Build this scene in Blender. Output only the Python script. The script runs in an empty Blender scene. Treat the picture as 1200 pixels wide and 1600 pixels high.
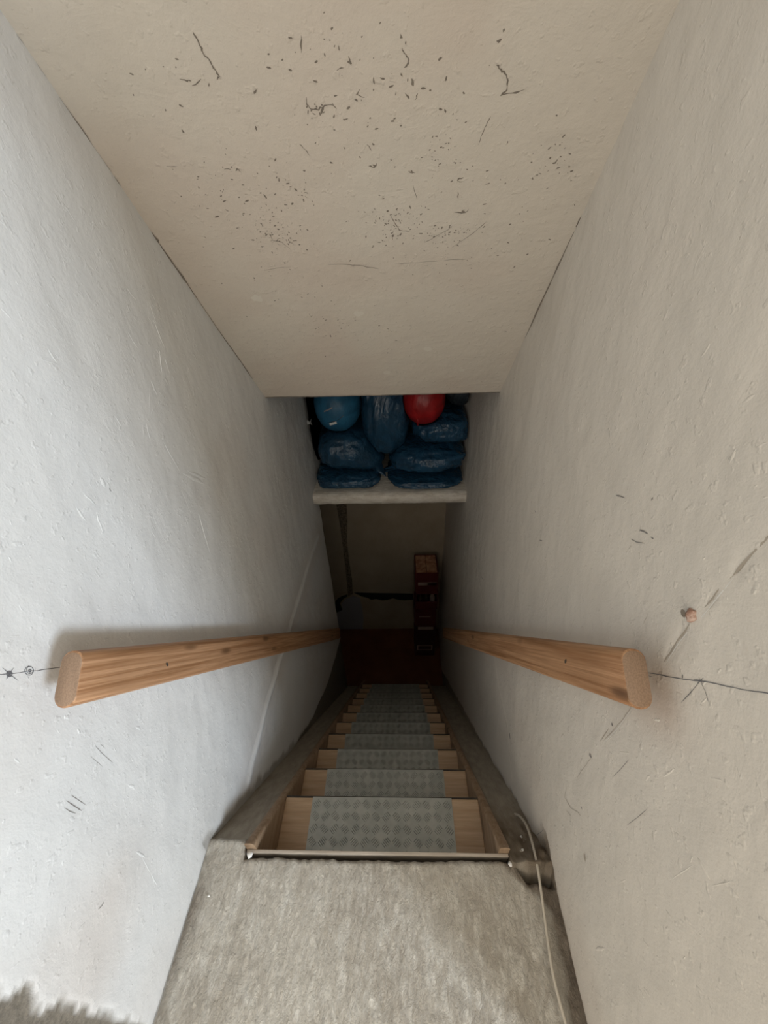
import bpy, bmesh, math, random
import numpy as np
from mathutils import Vector, Matrix
random.seed(7); rng = np.random.default_rng(7)
S = bpy.context.scene; COL = S.collection

# ------------------------------------------------------------------ camera
PITCH, YAW, ROLL, FPX, EYE = 0.614587, 0.049145, -0.045858, 624.757, 1.5
def cam_axes():
    cp, sp, cy, sy = math.cos(PITCH), math.sin(PITCH), math.cos(YAW), math.sin(YAW)
    f = Vector((-sy*cp, cy*cp, -sp)); rt = Vector((cy, sy, 0)); up = rt.cross(f)
    c, s = math.cos(ROLL), math.sin(ROLL)
    return (c*rt + s*up), (-s*rt + c*up), f
RT, UP, FW = cam_axes(); EYEP = Vector((0, 0, EYE))
cd = bpy.data.cameras.new('camera'); cam = bpy.data.objects.new('camera', cd); COL.objects.link(cam)
cd.sensor_fit = 'VERTICAL'; cd.sensor_height = 36; cd.lens = 36*FPX/1600; cd.clip_start = .01
cam.matrix_world = Matrix(((RT.x, UP.x, -FW.x, 0), (RT.y, UP.y, -FW.y, 0), (RT.z, UP.z, -FW.z, EYE), (0, 0, 0, 1)))
S.camera = cam

# ------------------------------------------------------------------ world, light, exposure
W = bpy.data.worlds.new('world'); S.world = W; W.use_nodes = True
W.node_tree.nodes['Background'].inputs[0].default_value = (.62, .78, 1, 1)
W.node_tree.nodes['Background'].inputs[1].default_value = 0.6
def area(name, loc, target, sx, sy, power, color):
    l = bpy.data.lights.new(name, 'AREA'); l.shape = 'RECTANGLE'; l.size = sx; l.size_y = sy
    l.energy = power; l.color = color
    o = bpy.data.objects.new(name, l); COL.objects.link(o); o.location = loc
    o.rotation_euler = (Vector(target)-Vector(loc)).to_track_quat('-Z', 'Y').to_euler(); return o
WX, WY, WZ = 2.18, -1.75, 1.45          # middle of the window in the side wall of the upper room
area('window_daylight', (WX, WY, WZ), (WX-1, WY, WZ), .8, 1.0, 112, (.765, .875, 1))
area('back_fill', (-.6, -2.88, 1.55), (-.6, 0, 1.4), 1.1, 1.1, 25, (1, .90, .78))  # added warm fill lamp for the right wall and ceiling
S.view_settings.view_transform = 'Standard'; S.view_settings.look = 'None'
S.view_settings.gamma = 1; S.view_settings.use_curve_mapping = False
S.view_settings.exposure = 0.0

# ------------------------------------------------------------------ helpers
def ray(px, py): return (RT*((px-600)/FPX) - UP*((py-800)/FPX) + FW)
def hit(px, py, n, d):
    r = ray(px, py); n = Vector(n); return EYEP + r*((d - n.dot(EYEP))/n.dot(r))
XL = -.593
KR = .0224
def xr(y): return .408 + KR*(y-.35)
NR = (1, -KR, 0); DR = .408 - KR*.35
# sloping ceiling plane through three points
_a, _b, _c = Vector((XL, 1.745, .903)), Vector((XL, .92, 1.792)), Vector((.438, 1.70, .915))
NC = (_b-_a).cross(_c-_a).normalized(); DC = NC.dot(_a)
if NC.z > 0: NC = -NC; DC = -DC
def on_left(px, py, off=0): return hit(px, py, (1, 0, 0), XL+off)
def on_right(px, py, off=0): return hit(px, py, NR, DR-off)
def on_ceil(px, py, off=0): return hit(px, py, NC, DC+off)
def on_back(px, py, off=0): return hit(px, py, (0, 1, 0), 3.44-off)
def on_y(px, py, y): return hit(px, py, (0, 1, 0), y)
def on_z(px, py, z): return hit(px, py, (0, 0, 1), z)

def link(name, me, parent=None, mat=None, smooth=False):
    o = bpy.data.objects.new(name, me); COL.objects.link(o)
    if mat and not me.materials: me.materials.append(mat)
    if smooth: me.polygons.foreach_set('use_smooth', [True]*len(me.polygons))
    if parent: o.parent = parent
    return o
def pd(name, vs, fs, mat=None, parent=None, smooth=False):
    me = bpy.data.meshes.new(name); me.from_pydata([tuple(v) for v in vs], [], fs); me.update()
    return link(name, me, parent, mat, smooth)
def bmobj(name, bm, mat, parent=None, smooth=False):
    me = bpy.data.meshes.new(name); bm.normal_update(); bm.to_mesh(me); bm.free()
    return link(name, me, parent, mat, smooth)
def box(bm, a, b):
    x0, y0, z0 = a; x1, y1, z1 = b
    v = [bm.verts.new(p) for p in ((x0,y0,z0),(x1,y0,z0),(x1,y1,z0),(x0,y1,z0),(x0,y0,z1),(x1,y0,z1),(x1,y1,z1),(x0,y1,z1))]
    for f in ((0,3,2,1),(4,5,6,7),(0,1,5,4),(1,2,6,5),(2,3,7,6),(3,0,4,7)): bm.faces.new([v[i] for i in f])
def boxobj(name, a, b, mat, parent=None, bev=0):
    bm = bmesh.new(); box(bm, a, b)
    if bev: bmesh.ops.bevel(bm, geom=bm.edges[:], offset=bev, segments=2, affect='EDGES', profile=.6)
    return bmobj(name, bm, mat, parent)
def tag(o, label=None, cat=None, group=None, kind=None):
    if label: o['label'] = label
    if cat: o['category'] = cat
    if group: o['group'] = group
    if kind: o['kind'] = kind
    return o
def struct(o, label=None): o['kind'] = 'structure'; return tag(o, label) 
def empty(name, loc=(0, 0, 0)):
    o = bpy.data.objects.new(name, None); COL.objects.link(o); o.location = loc; o.empty_display_size = .05; return o
def vnoise(u, v, seed=0):
    """smooth value noise in 2D, 0..1"""
    iu = np.floor(u).astype(int); iv = np.floor(v).astype(int); fu = u-iu; fv = v-iv
    fu = fu*fu*(3-2*fu); fv = fv*fv*(3-2*fv)
    def h(a, b):
        n = (a*374761393 + b*668265263 + seed*1442695041) & 0x7fffffff
        n = ((n ^ (n >> 13))*1274126177) & 0x7fffffff
        return ((n ^ (n >> 16)) & 0xffff)/65535.
    return (h(iu,iv)*(1-fu)+h(iu+1,iv)*fu)*(1-fv) + (h(iu,iv+1)*(1-fu)+h(iu+1,iv+1)*fu)*fv
def fbm(u, v, seed=0, oct=4):
    s = 0; a = .5
    for k in range(oct): s = s + a*(vnoise(u*2**k, v*2**k, seed+k)-.5); a *= .5
    return s
def segdist(Y, Z, pts):
    d = np.full(Y.shape, 9.)
    for (y0, z0), (y1, z1) in zip(pts[:-1], pts[1:]):
        L = (y1-y0)**2+(z1-z0)**2+1e-9
        t = np.clip(((Y-y0)*(y1-y0)+(Z-z0)*(z1-z0))/L, 0, 1)
        d = np.minimum(d, np.hypot(Y-y0-t*(y1-y0), Z-z0-t*(z1-z0)))
    return d

# ------------------------------------------------------------------ materials
class N:
    def __init__(s, name):
        s.m = bpy.data.materials.new(name); s.m.use_nodes = True; s.t = s.m.node_tree
        s.b = s.t.nodes['Principled BSDF']; s.tc = s.t.nodes.new('ShaderNodeTexCoord')
    def n(s, typ, **kw):
        x = s.t.nodes.new(typ)
        for k, v in kw.items():
            if k in x.inputs: x.inputs[k].default_value = v
            else: setattr(x, k, v)
        return x
    def l(s, a, b): s.t.links.new(a, b)
    def coord(s, scale=(1, 1, 1), rot=(0, 0, 0)):
        mp = s.n('ShaderNodeMapping'); mp.inputs['Scale'].default_value = scale; mp.inputs['Rotation'].default_value = rot
        s.l(s.tc.outputs['Object'], mp.inputs[0]); return mp.outputs[0]
    def noise(s, vec, scale, detail=4, rough=.6, dist=0):
        x = s.n('ShaderNodeTexNoise', Scale=scale, Detail=detail, Roughness=rough, Distortion=dist); s.l(vec, x.inputs['Vector']); return x.outputs[0]
    def ramp(s, fac, stops):
        r = s.n('ShaderNodeValToRGB'); e = r.color_ramp.elements
        while len(e) < len(stops): e.new(.5)
        for el, (p, c) in zip(e, stops):
            el.position = p; el.color = (c, c, c, 1) if isinstance(c, (int, float)) else (*c, 1)
        s.l(fac, r.inputs[0]); return r.outputs[0]
    def mix(s, fac, a, b, mode='MIX'):
        x = s.n('ShaderNodeMix', data_type='RGBA', blend_type=mode)
        for i, v in ((0, fac), (6, a), (7, b)):
            if hasattr(v, 'links') or isinstance(v, bpy.types.NodeSocket): s.l(v, x.inputs[i])
            else: x.inputs[i].default_value = v if i == 0 else (*v, 1)
        return x.outputs[2]
    def math(s, op, a, b=0.):
        x = s.n('ShaderNodeMath', operation=op)
        for i, v in ((0, a), (1, b)):
            if isinstance(v, bpy.types.NodeSocket): s.l(v, x.inputs[i])
            else: x.inputs[i].default_value = v
        return x.outputs[0]
    def attr(s, name):
        x = s.n('ShaderNodeAttribute'); x.attribute_name = name; return x.outputs['Fac']
    def bump(s, h, strength, dist, prev=None):
        x = s.n('ShaderNodeBump', Strength=strength, Distance=dist); s.l(h, x.inputs['Height'])
        if prev is not None: s.l(prev, x.inputs['Normal'])
        return x.outputs[0]
    def done(s, col=None, rough=.8, nrm=None, metal=0, spec=None):
        if col is not None:
            if isinstance(col, bpy.types.NodeSocket): s.l(col, s.b.inputs['Base Color'])
            else: s.b.inputs['Base Color'].default_value = (*col, 1)
        if isinstance(rough, bpy.types.NodeSocket): s.l(rough, s.b.inputs['Roughness'])
        else: s.b.inputs['Roughness'].default_value = rough
        if nrm is not None: s.l(nrm, s.b.inputs['Normal'])
        s.b.inputs['Metallic'].default_value = metal
        if spec is not None: s.b.inputs['Specular IOR Level'].default_value = spec
        return s.m
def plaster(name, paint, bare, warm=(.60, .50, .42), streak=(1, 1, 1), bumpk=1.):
    k = N(name); v = k.coord(); vs = k.coord(streak)
    big = k.noise(v, 1.6, 3, .5); mid = k.noise(v, 9, 5, .6); fine = k.noise(v, 90, 6, .65)
    col = k.mix(k.ramp(big, ((.35, 0), (.7, .35))), paint, tuple(c*w for c, w in zip(paint, (.93, .90, .86))))
    col = k.mix(k.ramp(mid, ((.45, 0), (.75, .22))), col, tuple(c*.86 for c in paint))
    bc = k.mix(k.ramp(fine, ((.35, 0), (.7, 1))), tuple(c*.72 for c in bare), tuple(c*1.2 for c in bare))
    col = k.mix(k.attr('stain_bounce'), col, warm)  # stains, plus bounced warmth painted on the lower walls
    col = k.mix(k.attr('light'), col, tuple(min(1, c*1.12) for c in paint))
    col = k.mix(k.attr('bare'), col, bc)
    # raised drips and trowel flicks
    vo = k.n('ShaderNodeTexVoronoi', Scale=16.); k.l(vs, vo.inputs['Vector'])
    drip = k.ramp(vo.outputs['Distance'], ((.0, 1), (.16, 0)))
    gate = k.ramp(k.noise(v, 4.5, 2, .5), ((.52, 0), (.62, 1)))
    flick = k.math('MULTIPLY', drip, gate)
    trow = k.ramp(k.noise(vs, 13, 6, .62, .8), ((.40, 0), (.66, 1)))
    nr = k.bump(trow, .13*bumpk, .005)
    nr = k.bump(flick, .2*bumpk, .003, nr)
    nr = k.bump(k.noise(v, 24, 4, .55), .22*bumpk, .010, nr)
    nr = k.bump(k.ramp(k.noise(v, 60, 2, .5), ((.62, 0), (.72, 1))), .25*bumpk, .003, nr)
    nr = k.bump(k.noise(v, 320, 3, .6), .28*bumpk, .0012, nr)
    nr = k.bump(k.math('MULTIPLY', fine, k.math('ADD', k.attr('bare'), .08)), .5, .006, nr)
    return k.done(col, .72, nr, spec=.25)
PAINT = (.775, .775, .765)
M = {}
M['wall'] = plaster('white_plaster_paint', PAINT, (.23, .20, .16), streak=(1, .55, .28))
M['wallR'] = plaster('bounce_warmed_plaster', (.74, .69, .62), (.27, .22, .165), warm=(.52, .40, .33), streak=(1, .5, .3), bumpk=1.15)  # warm bounced light put into this wall's paint colour
M['ceil'] = plaster('ceiling_plaster', (.66, .60, .52), (.3, .26, .22), streak=(.6, 1, 1), bumpk=1.0)
k = N('beam_plaster'); v = k.coord()
M['beam'] = k.done(k.mix(k.ramp(k.noise(k.coord((1, 3, 3)), 14, 6, .7), ((.4, 0), (.6, 1))), (.60, .54, .46), (.78, .73, .65)), .85,
                   k.bump(k.noise(k.coord((.6, 2, 2)), 30, 6, .7), .8, .01))
k = N('rough_concrete'); v = k.coord()
a = k.noise(v, 3, 4, .6); b = k.noise(k.coord((1.3, .8, 1)), 20, 8, .72, .4); c = k.noise(v, 150, 4, .7)
col = k.mix(k.ramp(a, ((.35, 0), (.65, 1))), (.43, .38, .315), (.62, .57, .49))
col = k.mix(k.ramp(b, ((.46, 0), (.66, .8))), col, (.76, .72, .64))
col = k.mix(k.ramp(c, ((.35, .0), (.48, 1))), k.mix(.3, col, (.26, .235, .195)), col)
col = k.mix(k.attr('bare'), col, k.mix(k.ramp(b, ((.4, 0), (.65, 1))), (.19, .155, .12), (.33, .28, .225)))
nr = k.bump(k.noise(k.coord((1.8, .8, 1)), 46, 6, .7, .8), 1., .009); nr = k.bump(c, .6, .003, nr)
M['concrete'] = k.done(col, .9, nr, spec=.2)
k = N('curb_concrete'); v = k.coord()
b = k.noise(k.coord((2, .6, .6)), 22, 6, .68)
col = k.mix(k.ramp(b, ((.35, 0), (.7, 1))), (.34, .295, .235), (.47, .42, .345))
col = k.mix(k.attr('bare'), col, (.16, .115, .075))
M['curb'] = k.done(col, .9, k.bump(k.noise(k.coord((1, .5, .5)), 45, 6, .7), .8, .006), spec=.2)
def wood(name, light, dark, grain=(60, 3, 60), knots=True, rough=.5, rot=(0, 0, 0), ks=(9, 3.2, 9)):
    k = N(name); v = k.coord(grain, rot)
    g = k.noise(v, 1, 5, .62, .7); f = k.noise(k.coord(tuple(q*3.5 for q in grain), rot), 1, 3, .6)
    col = k.mix(k.ramp(g, ((.36, 0), (.62, 1))), dark, light)
    col = k.mix(k.ramp(f, ((.3, .35), (.6, 0))), col, tuple(c*.6 for c in dark))
    if knots:
        vo = k.n('ShaderNodeTexVoronoi', Scale=1.); k.l(k.coord(ks, rot), vo.inputs['Vector'])
        col = k.mix(k.ramp(vo.outputs['Distance'], ((.0, 1), (.10, .75), (.2, 0))), col, tuple(c*.42 for c in dark))
    return k.done(col, rough, k.bump(g, .15, .002), spec=.35)
M['rail'] = wood('pine_rail', (.52, .30, .165), (.30, .145, .065), grain=(120, 2.0, 120), rough=.5, ks=(16, 4.2, 16))
M['endgrain'] = (lambda k: k.done(k.mix(k.ramp(k.noise(k.coord((60, 60, 60)), 6, 3), ((.4, 0), (.6, 1))), (.26, .17, .11), (.33, .215, .14)), .7))(N('pine_end_grain'))
M['tread'] = wood('pine_tread', (.62, .44, .29), (.50, .335, .205), grain=(2.2, 40, 40), ks=(2.6, 8, 8))
M['boardpale'] = wood('weathered_board', (.56, .49, .41), (.40, .33, .26), grain=(3, 60, 60), knots=False)
M['stringer'] = wood('pine_stringer', (.46, .33, .22), (.33, .215, .13), grain=(50, 2.5, 50), ks=(8, 2.2, 8))
k = N('galvanised_checker_plate'); v = k.coord()
M['plate'] = k.done(k.mix(k.ramp(k.noise(v, 14, 4, .6), ((.38, 0), (.64, 1))), (.36, .375, .35), (.45, .46, .43)), .42, metal=.4)
k = N('dark_joint'); M['dark'] = k.done((.05, .042, .035), .9)
k = N('nose_shade'); M['edge'] = k.done((.045, .036, .028), .8)  # dark colour standing in for shade below the tread noses
k = N('graphite'); M['pencil'] = k.done((.14, .14, .15), .7)
k = N('scratch'); M['scratch'] = k.done((.27, .25, .235), .9)
k = N('groove_shade'); M['groove'] = k.done((.46, .40, .33), .95)  # shadow inside the cracks put into the ribbon colour
k = N('pit_dirt'); M['pit'] = k.done((.215, .18, .145), .95)
k = N('filler_white'); M['filler'] = k.done((.84, .82, .78), .8, k.bump(k.noise(k.coord(), 60, 4), .4, .003))
k = N('clay'); M['clay'] = k.done(k.mix(k.ramp(k.noise(k.coord(), 120, 3), ((.4, 0), (.6, 1))), (.36, .20, .14), (.62, .46, .38)), .9)
k = N('cable_sheath'); M['cable'] = k.done((.58, .52, .43), .5)
k = N('lower_floor_tile'); v = k.coord()
M['floor'] = k.done(k.mix(k.ramp(k.noise(v, 5, 5, .6), ((.35, 0), (.65, 1))), (.13, .036, .012), (.18, .058, .022)), .5, k.bump(k.noise(v, 40, 3), .2, .003))
k = N('cellar_wall'); v = k.coord()
M['cellar'] = k.done(k.mix(k.ramp(k.noise(v, 2.2, 4, .6), ((.35, 0), (.7, 1))), (.34, .275, .195), (.42, .35, .26)), .9, k.bump(k.noise(v, 20, 5), .35, .008))
k = N('cellar_patch'); M['patch'] = k.done((.32, .31, .33), .85)
k = N('black_tar'); M['tar'] = k.done((.012, .014, .012), .9)
k = N('rough_strip'); v = k.coord()
M['strip'] = k.done(k.mix(k.ramp(k.noise(v, 55, 5, .7), ((.42, 0), (.58, 1))), (.10, .075, .05), (.27, .21, .15)), .95, k.bump(k.noise(v, 60, 5), 1., .02))
def plastic(name, col, rough=.32, sc=7., st=.5, strch=(1, 1, 1)):
    k = N(name); v = k.coord(strch)
    w = k.noise(v, sc, 4, .5, 2.4); w2 = k.noise(k.coord((2.2, 2.2, .9)), sc*1.5, 3, .5, 1.6)
    c = k.mix(k.ramp(w, ((.35, 0), (.65, 1))), tuple(q*.75 for q in col), tuple(min(1, q*1.2) for q in col))
    return k.done(c, rough, k.bump(w2, st*.7, .02, k.bump(w, st, .03)), spec=.5)
M['bag'] = plastic('blue_bin_bag', (.014, .055, .105))
M['bag2'] = plastic('blue_bin_bag_crinkled', (.015, .06, .115), .27, 7, .55)
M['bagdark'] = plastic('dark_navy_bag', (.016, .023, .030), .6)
M['sack'] = plastic('blue_nylon_sack', (.020, .125, .235), .5, 4, .3)
M['red'] = plastic('red_nylon_sack', (.33, .008, .010), .45, 5, .3)
k = N('white_tag'); M['white'] = k.done((.75, .74, .72), .6)
k = N('grey_print'); M['print'] = k.done((.26, .24, .25), .6)
k = N('carton_brown'); M['carton'] = k.done(k.mix(k.ramp(k.noise(k.coord(), 18, 5, .7), ((.4, 0), (.6, 1))), (.30, .12, .06), (.50, .28, .16)), .8)
k = N('crate_red'); M['crate'] = k.done((.115, .016, .014), .5)
k = N('crate_dark'); M['crate2'] = k.done((.06, .018, .016), .6)
k = N('bottle_glass'); M['bottle'] = k.done((.05, .03, .02), .15)
k = N('print_pale'); M['pale'] = k.done((.40, .30, .25), .7)
k = N('steel'); M['steel'] = k.done((.35, .34, .33), .35, metal=1)
k = N('room_paint'); M['room'] = k.done((.72, .66, .57), .85)
k = N('window_frame_paint'); M['frame'] = k.done((.75, .74, .72), .5)

# ------------------------------------------------------------------ wall grids
def grid_surface(name, us, vs, fn, attrs, mat, keep=None, thick=None, tdir=None):
    """us, vs 1D arrays; fn(U,V)->X,Y,Z arrays; attrs: dict name->array"""
    U, V = np.meshgrid(us, vs, indexing='ij'); X, Y, Z = fn(U, V); nu, nv = U.shape
    co = np.stack([X, Y, Z], -1).reshape(-1, 3)
    idx = np.arange(nu*nv).reshape(nu, nv)
    q = np.stack([idx[:-1, :-1], idx[1:, :-1], idx[1:, 1:], idx[:-1, 1:]], -1).reshape(-1, 4)
    if keep is not None:
        kc = keep(.25*(U[:-1, :-1]+U[1:, :-1]+U[1:, 1:]+U[:-1, 1:]), .25*(V[:-1, :-1]+V[1:, :-1]+V[1:, 1:]+V[:-1, 1:])).reshape(-1)
        q = q[kc]
    n0 = len(co)
    if thick:                                   # close the surface into a solid slab
        edges = {}
        from collections import Counter
        e = np.concatenate([q[:, [0, 1]], q[:, [1, 2]], q[:, [2, 3]], q[:, [3, 0]]])
        key = np.minimum(e[:, 0], e[:, 1])*10**7 + np.maximum(e[:, 0], e[:, 1])
        uq, inv, cnt = np.unique(key, return_inverse=True, return_counts=True)
        be = e[cnt[inv] == 1]
        bv = np.unique(be); mp = {int(v): n0+i for i, v in enumerate(bv)}
        co = np.concatenate([co, co[bv] + np.array(tdir)*thick])
        side = np.array([[b, a, mp[int(a)], mp[int(b)]] for a, b in be])
        q = np.concatenate([q, side])
    me = bpy.data.meshes.new(name)
    me.vertices.add(len(co)); me.vertices.foreach_set('co', co.reshape(-1))
    me.loops.add(len(q)*4); me.loops.foreach_set('vertex_index', q.reshape(-1).astype(np.int32))
    me.polygons.add(len(q)); me.polygons.foreach_set('loop_start', np.arange(len(q))*4)
    me.polygons.foreach_set('use_smooth', np.ones(len(q), bool))
    me.update(calc_edges=True); me.validate()
    for an, af in attrs.items():
        arr = af(U, V).reshape(-1); full = np.zeros(len(me.vertices)); full[:n0] = arr
        at = me.attributes.new(an, 'FLOAT', 'POINT'); at.data.foreach_set('value', full.astype(np.float32))
    return link(name, me, None, mat)
def lin(a, b, s): return np.linspace(a, b, int(round(abs(b-a)/s))+1)
def sm(x, a, b): t = np.clip((x-a)/(b-a), 0, 1); return t*t*(3-2*t)

STAIRZ = lambda y: .0223*0 - 1.242*(y-.41)            # top of the sloping concrete curbs
# left wall
seamL = [(p.y, p.z) for p in (on_left(*q) for q in ((497, 838), (486, 868), (476, 905), (462, 950), (447, 1000), (432, 1050), (415, 1105), (405, 1150), (394, 1190), (388, 1218)))]
bareL = np.array([(1.0, -.75), (1.079, -.82), (1.346, -1.09), (1.80, -1.42), (2.42, -1.69)])
def wl_bare(Y, Z):
    n = fbm(Y*16, Z*16, 3); n2 = fbm(Y*45, Z*45, 9, 3)
    b = sm(.062 + .035*n + .03*n2 - Y + .02*sm(Z, .3, .55)*0, -.004, .006)*(Z < .75)
    edge = np.interp(Y, bareL[:, 0], bareL[:, 1])
    b = np.maximum(b, sm(edge + .03*n - Z, -.008, .012)*(Y > 1.0))
    b = np.maximum(b, .55*sm((STAIRZ(Y)+.05+.09*n+.03*n2) - Z, -.01, .03)*(Y > .38))
    b = np.maximum(b, .7*sm(.012+.014*n2-Z, -.002, .006)*(Y < .42))
    return b
def wl_light(Y, Z): return .6*sm(.017+.024*fbm(Y*30, Z*30, 4)-segdist(Y, Z, seamL), -.005, .006)
def wl_stain_bounce(Y, Z): return np.clip(.22*np.exp(-(segdist(Y, Z, seamL)-.05)**2/.006)+.35*np.exp(-((Y-.14)**2+(Z-.42)**2)/.02) + .15*sm(fbm(Y*2.3, Z*2.3, 21), .05, .25) + .30*sm(-Z, .3, 1.6), 0, 1)  # stains; the depth term paints in warm bounce from the floor
def wl_fn(Y, Z):
    d = .010*fbm(Y*2.2, Z*2.2, 1) + .0055*fbm(Y*13, Z*8, 2)
    d = d + .006*sm(.020+.014*fbm(Y*30, Z*30, 4)-segdist(Y, Z, seamL), -.008, .008) - .006*wl_bare(Y, Z)
    d = d * sm(Y, -.12, 0)
    return XL+d, Y, Z
WL = grid_surface('wall_left', lin(-.12, 3.46, .0085), lin(-2.86, 2.5, .012), wl_fn, dict(bare=wl_bare, light=wl_light, stain_bounce=wl_stain_bounce), M['wall'],
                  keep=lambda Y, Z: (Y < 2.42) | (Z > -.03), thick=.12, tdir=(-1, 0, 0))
struct(WL, 'white painted rough plaster wall left of the staircase')
# right wall
seamR = [(p.y, p.z) for p in (on_right(*q) for q in ((729, 800), (736, 850), (748, 905), (757, 950), (772, 1020), (779, 1075), (792, 1135), (797, 1180), (800, 1215)))]
def wr_bare(Y, Z):
    n = fbm(Y*16, Z*16, 33); n2 = fbm(Y*45, Z*45, 39, 3)
    b = .75*sm((STAIRZ(Y)-.03*sm(Y,.7,.45)+.01+.07*n+.03*n2) - Z, -.01, .03)*(Y > .36)
    b = np.maximum(b, sm(np.interp(Y, [.1, .3, .34, .42, .5], [.010, .014, .035, .05, 0])+.02*n2-Z, -.003, .006)*sm(Y, .47, .40))
    b = np.maximum(b, .8*sm((-.16-1.15*(Y-1.05)*1.0-.62+.05*n) - Z, -.01, .02)*(Y > 1.05))
    return b
_st = [on_right(*q) for q in ((1035, 1080), (1040, 1115), (1005, 1105))]
def wr_stain_bounce(Y, Z):
    s = sum(.30*np.exp(-((Y-p.y)**2+(Z-p.z)**2)/.0016) for p in _st)
    return np.clip(s + .12*sm(fbm(Y*2.3, Z*2.3, 51), .0, .25) + .22*sm(-Z, .3, 1.6), 0, .85)  # smudges and mottling, then painted warm bounce lower down
def wr_light(Y, Z): return .5*sm(.014+.012*fbm(Y*30, Z*30, 44)-segdist(Y, Z, seamR), -.005, .006)
grL = [(p.y, p.z) for p in (on_right(*q) for q in ((1215, 818), (1145, 900), (1100, 950), (1062, 1000), (1040, 1035)))]
def wr_fn(Y, Z):
    d = .010*fbm(Y*2.2, Z*2.2, 61) + .0055*fbm(Y*13, Z*8, 62) - .006*wr_bare(Y, Z) - .003*sm(.005-segdist(Y, Z, grL), 0, .006)
    d = d*sm(Y, -.06, 0)
    return xr(Y)-d, Y, Z
WR = grid_surface('wall_right', lin(-.06, 3.46, .0085), lin(-2.86, 2.5, .012), wr_fn, dict(bare=wr_bare, light=wr_light, stain_bounce=wr_stain_bounce), M['wallR'], thick=.12, tdir=(1, 0, 0))
WR.data.flip_normals()
struct(WR, 'white painted plaster wall right of the staircase, bounce warmth in its colour')

# sloping ceiling (a thick slab with a clean lower edge)
cu = Vector((0, NC.z, -NC.y)).normalized()
if cu.z > 0: cu = -cu                                  # down the slope
cx = cu.cross(NC).normalized()
if cx.x < 0: cx = -cx
CE = _a.copy(); 
def ceil_pt(U, V, off=0):
    """U across (world x), V metres up the slope from the lower edge"""
    # lower edge runs from left (y 1.745) to right (y 1.70)
    t = (U-XL)/1.03
    ex = XL+1.031*t; ey = 1.745-.045*t; ez = .903+.012*t
    return ex-cu.x*V+NC.x*off, ey-cu.y*V+NC.y*off, ez-cu.z*V+NC.z*off
def ce_fn(U, V):
    d = .010*fbm(U*2, V*2, 71)+.0025*fbm(U*11, V*11, 72)+.0025*sm(V, .02, 0)*fbm(U*30, V*0, 73)
    return ceil_pt(U, V, d)
cz = lambda U, V: 0*U
CL = grid_surface('ceiling', lin(XL-.02, .48, .012), lin(0, 2.2, .012), ce_fn, dict(bare=cz, light=cz, stain_bounce=lambda U, V: .5*sm(fbm(U*2.2, V*2.2, 81), 0, .25)), M['ceil'], thick=.22, tdir=(0, .62, .784))
struct(CL, 'sloping plaster ceiling over the stairs, pitted')
bm = bmesh.new(); vs8 = []
for off in (-.02, -.2):
    for U, V in ((XL-.02, .0), (.48, .0), (.48, 2.2), (XL-.02, 2.2)):
        p = ceil_pt(U, V, off); vs8.append(bm.verts.new(p))
for f in ((0,1,2,3),(4,7,6,5),(0,4,5,1),(1,5,6,2),(2,6,7,3),(3,7,4,0)): bm.faces.new([vs8[i] for i in f])
struct(bmobj('ceiling_core', bm, M['ceil']))
struct(boxobj('ceiling_top', (-1.9, -3.1, 2.48), (2.4, 3.6, 2.6), M['room']))

# ------------------------------------------------------------------ landing floor
def lf_edge(X):
    e = .366+.010*fbm(X*22, X*0, 5)+.006*fbm(X*70, X*0+3, 6)
    e = np.where(X < -.482, .412+.004*fbm(X*30, X*0, 8), e)
    r = .362-.0*X+.02*fbm(X*30, X*0, 11)-.045*sm(X, .30, .345)
    return np.where(X > .300, r, e)
def lf_fn(X, T):
    Y = -.12+(lf_edge(X)+.12)*T
    z = .010*fbm(X*5, Y*5, 12)+.0045*fbm(X*45, Y*22, 13)+.003*fbm(X*110, Y*60, 14) - .010*sm(T, .985, 1)
    z = z*sm(Y, -.12, -.04) - .010*sm(X, .36, .39)*sm(Y, .0, .05)
    return X, Y, z
def lf_bare(X, T):
    Y = -.12+(lf_edge(X)+.12)*T
    n = fbm(X*18, Y*18, 15)
    b = sm(X-(.375+.035*n-.10*sm(Y, .26, .36)), -.004, .018)
    return np.maximum(b, .75*sm((-.545-.35*sm(Y, .35, .0)*.1-X)+.03*n, -.01, .05)*sm(.36-Y, 0, .1))
LF = grid_surface('floor', lin(-.62, .43, .005), lin(0, 1, .011), lf_fn, dict(bare=lf_bare), M['concrete'], thick=.22, tdir=(0, 0, -1))
struct(LF, 'rough bare concrete landing at the top of the stairs')
struct(boxobj('floor_upper_room', (-1.9, -3.1, -.2), (2.4, -.12, -.004), M['concrete']))
# splashes of white filler on the landing
for i, q in enumerate(((390, 1336, .008), (326, 1400, .003), (798, 1350, .006))):
    c = on_z(q[0], q[1], .004); bm = bmesh.new()
    bmesh.ops.create_icosphere(bm, subdivisions=2, radius=q[2])
    for v in bm.verts: v.co = Vector((v.co.x*1.1, v.co.y, v.co.z*.6))*(1+.25*math.sin(v.co.x*900+v.co.y*700)) + c
    bmobj('filler_splash', bm, M['filler'], LF, True)

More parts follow.
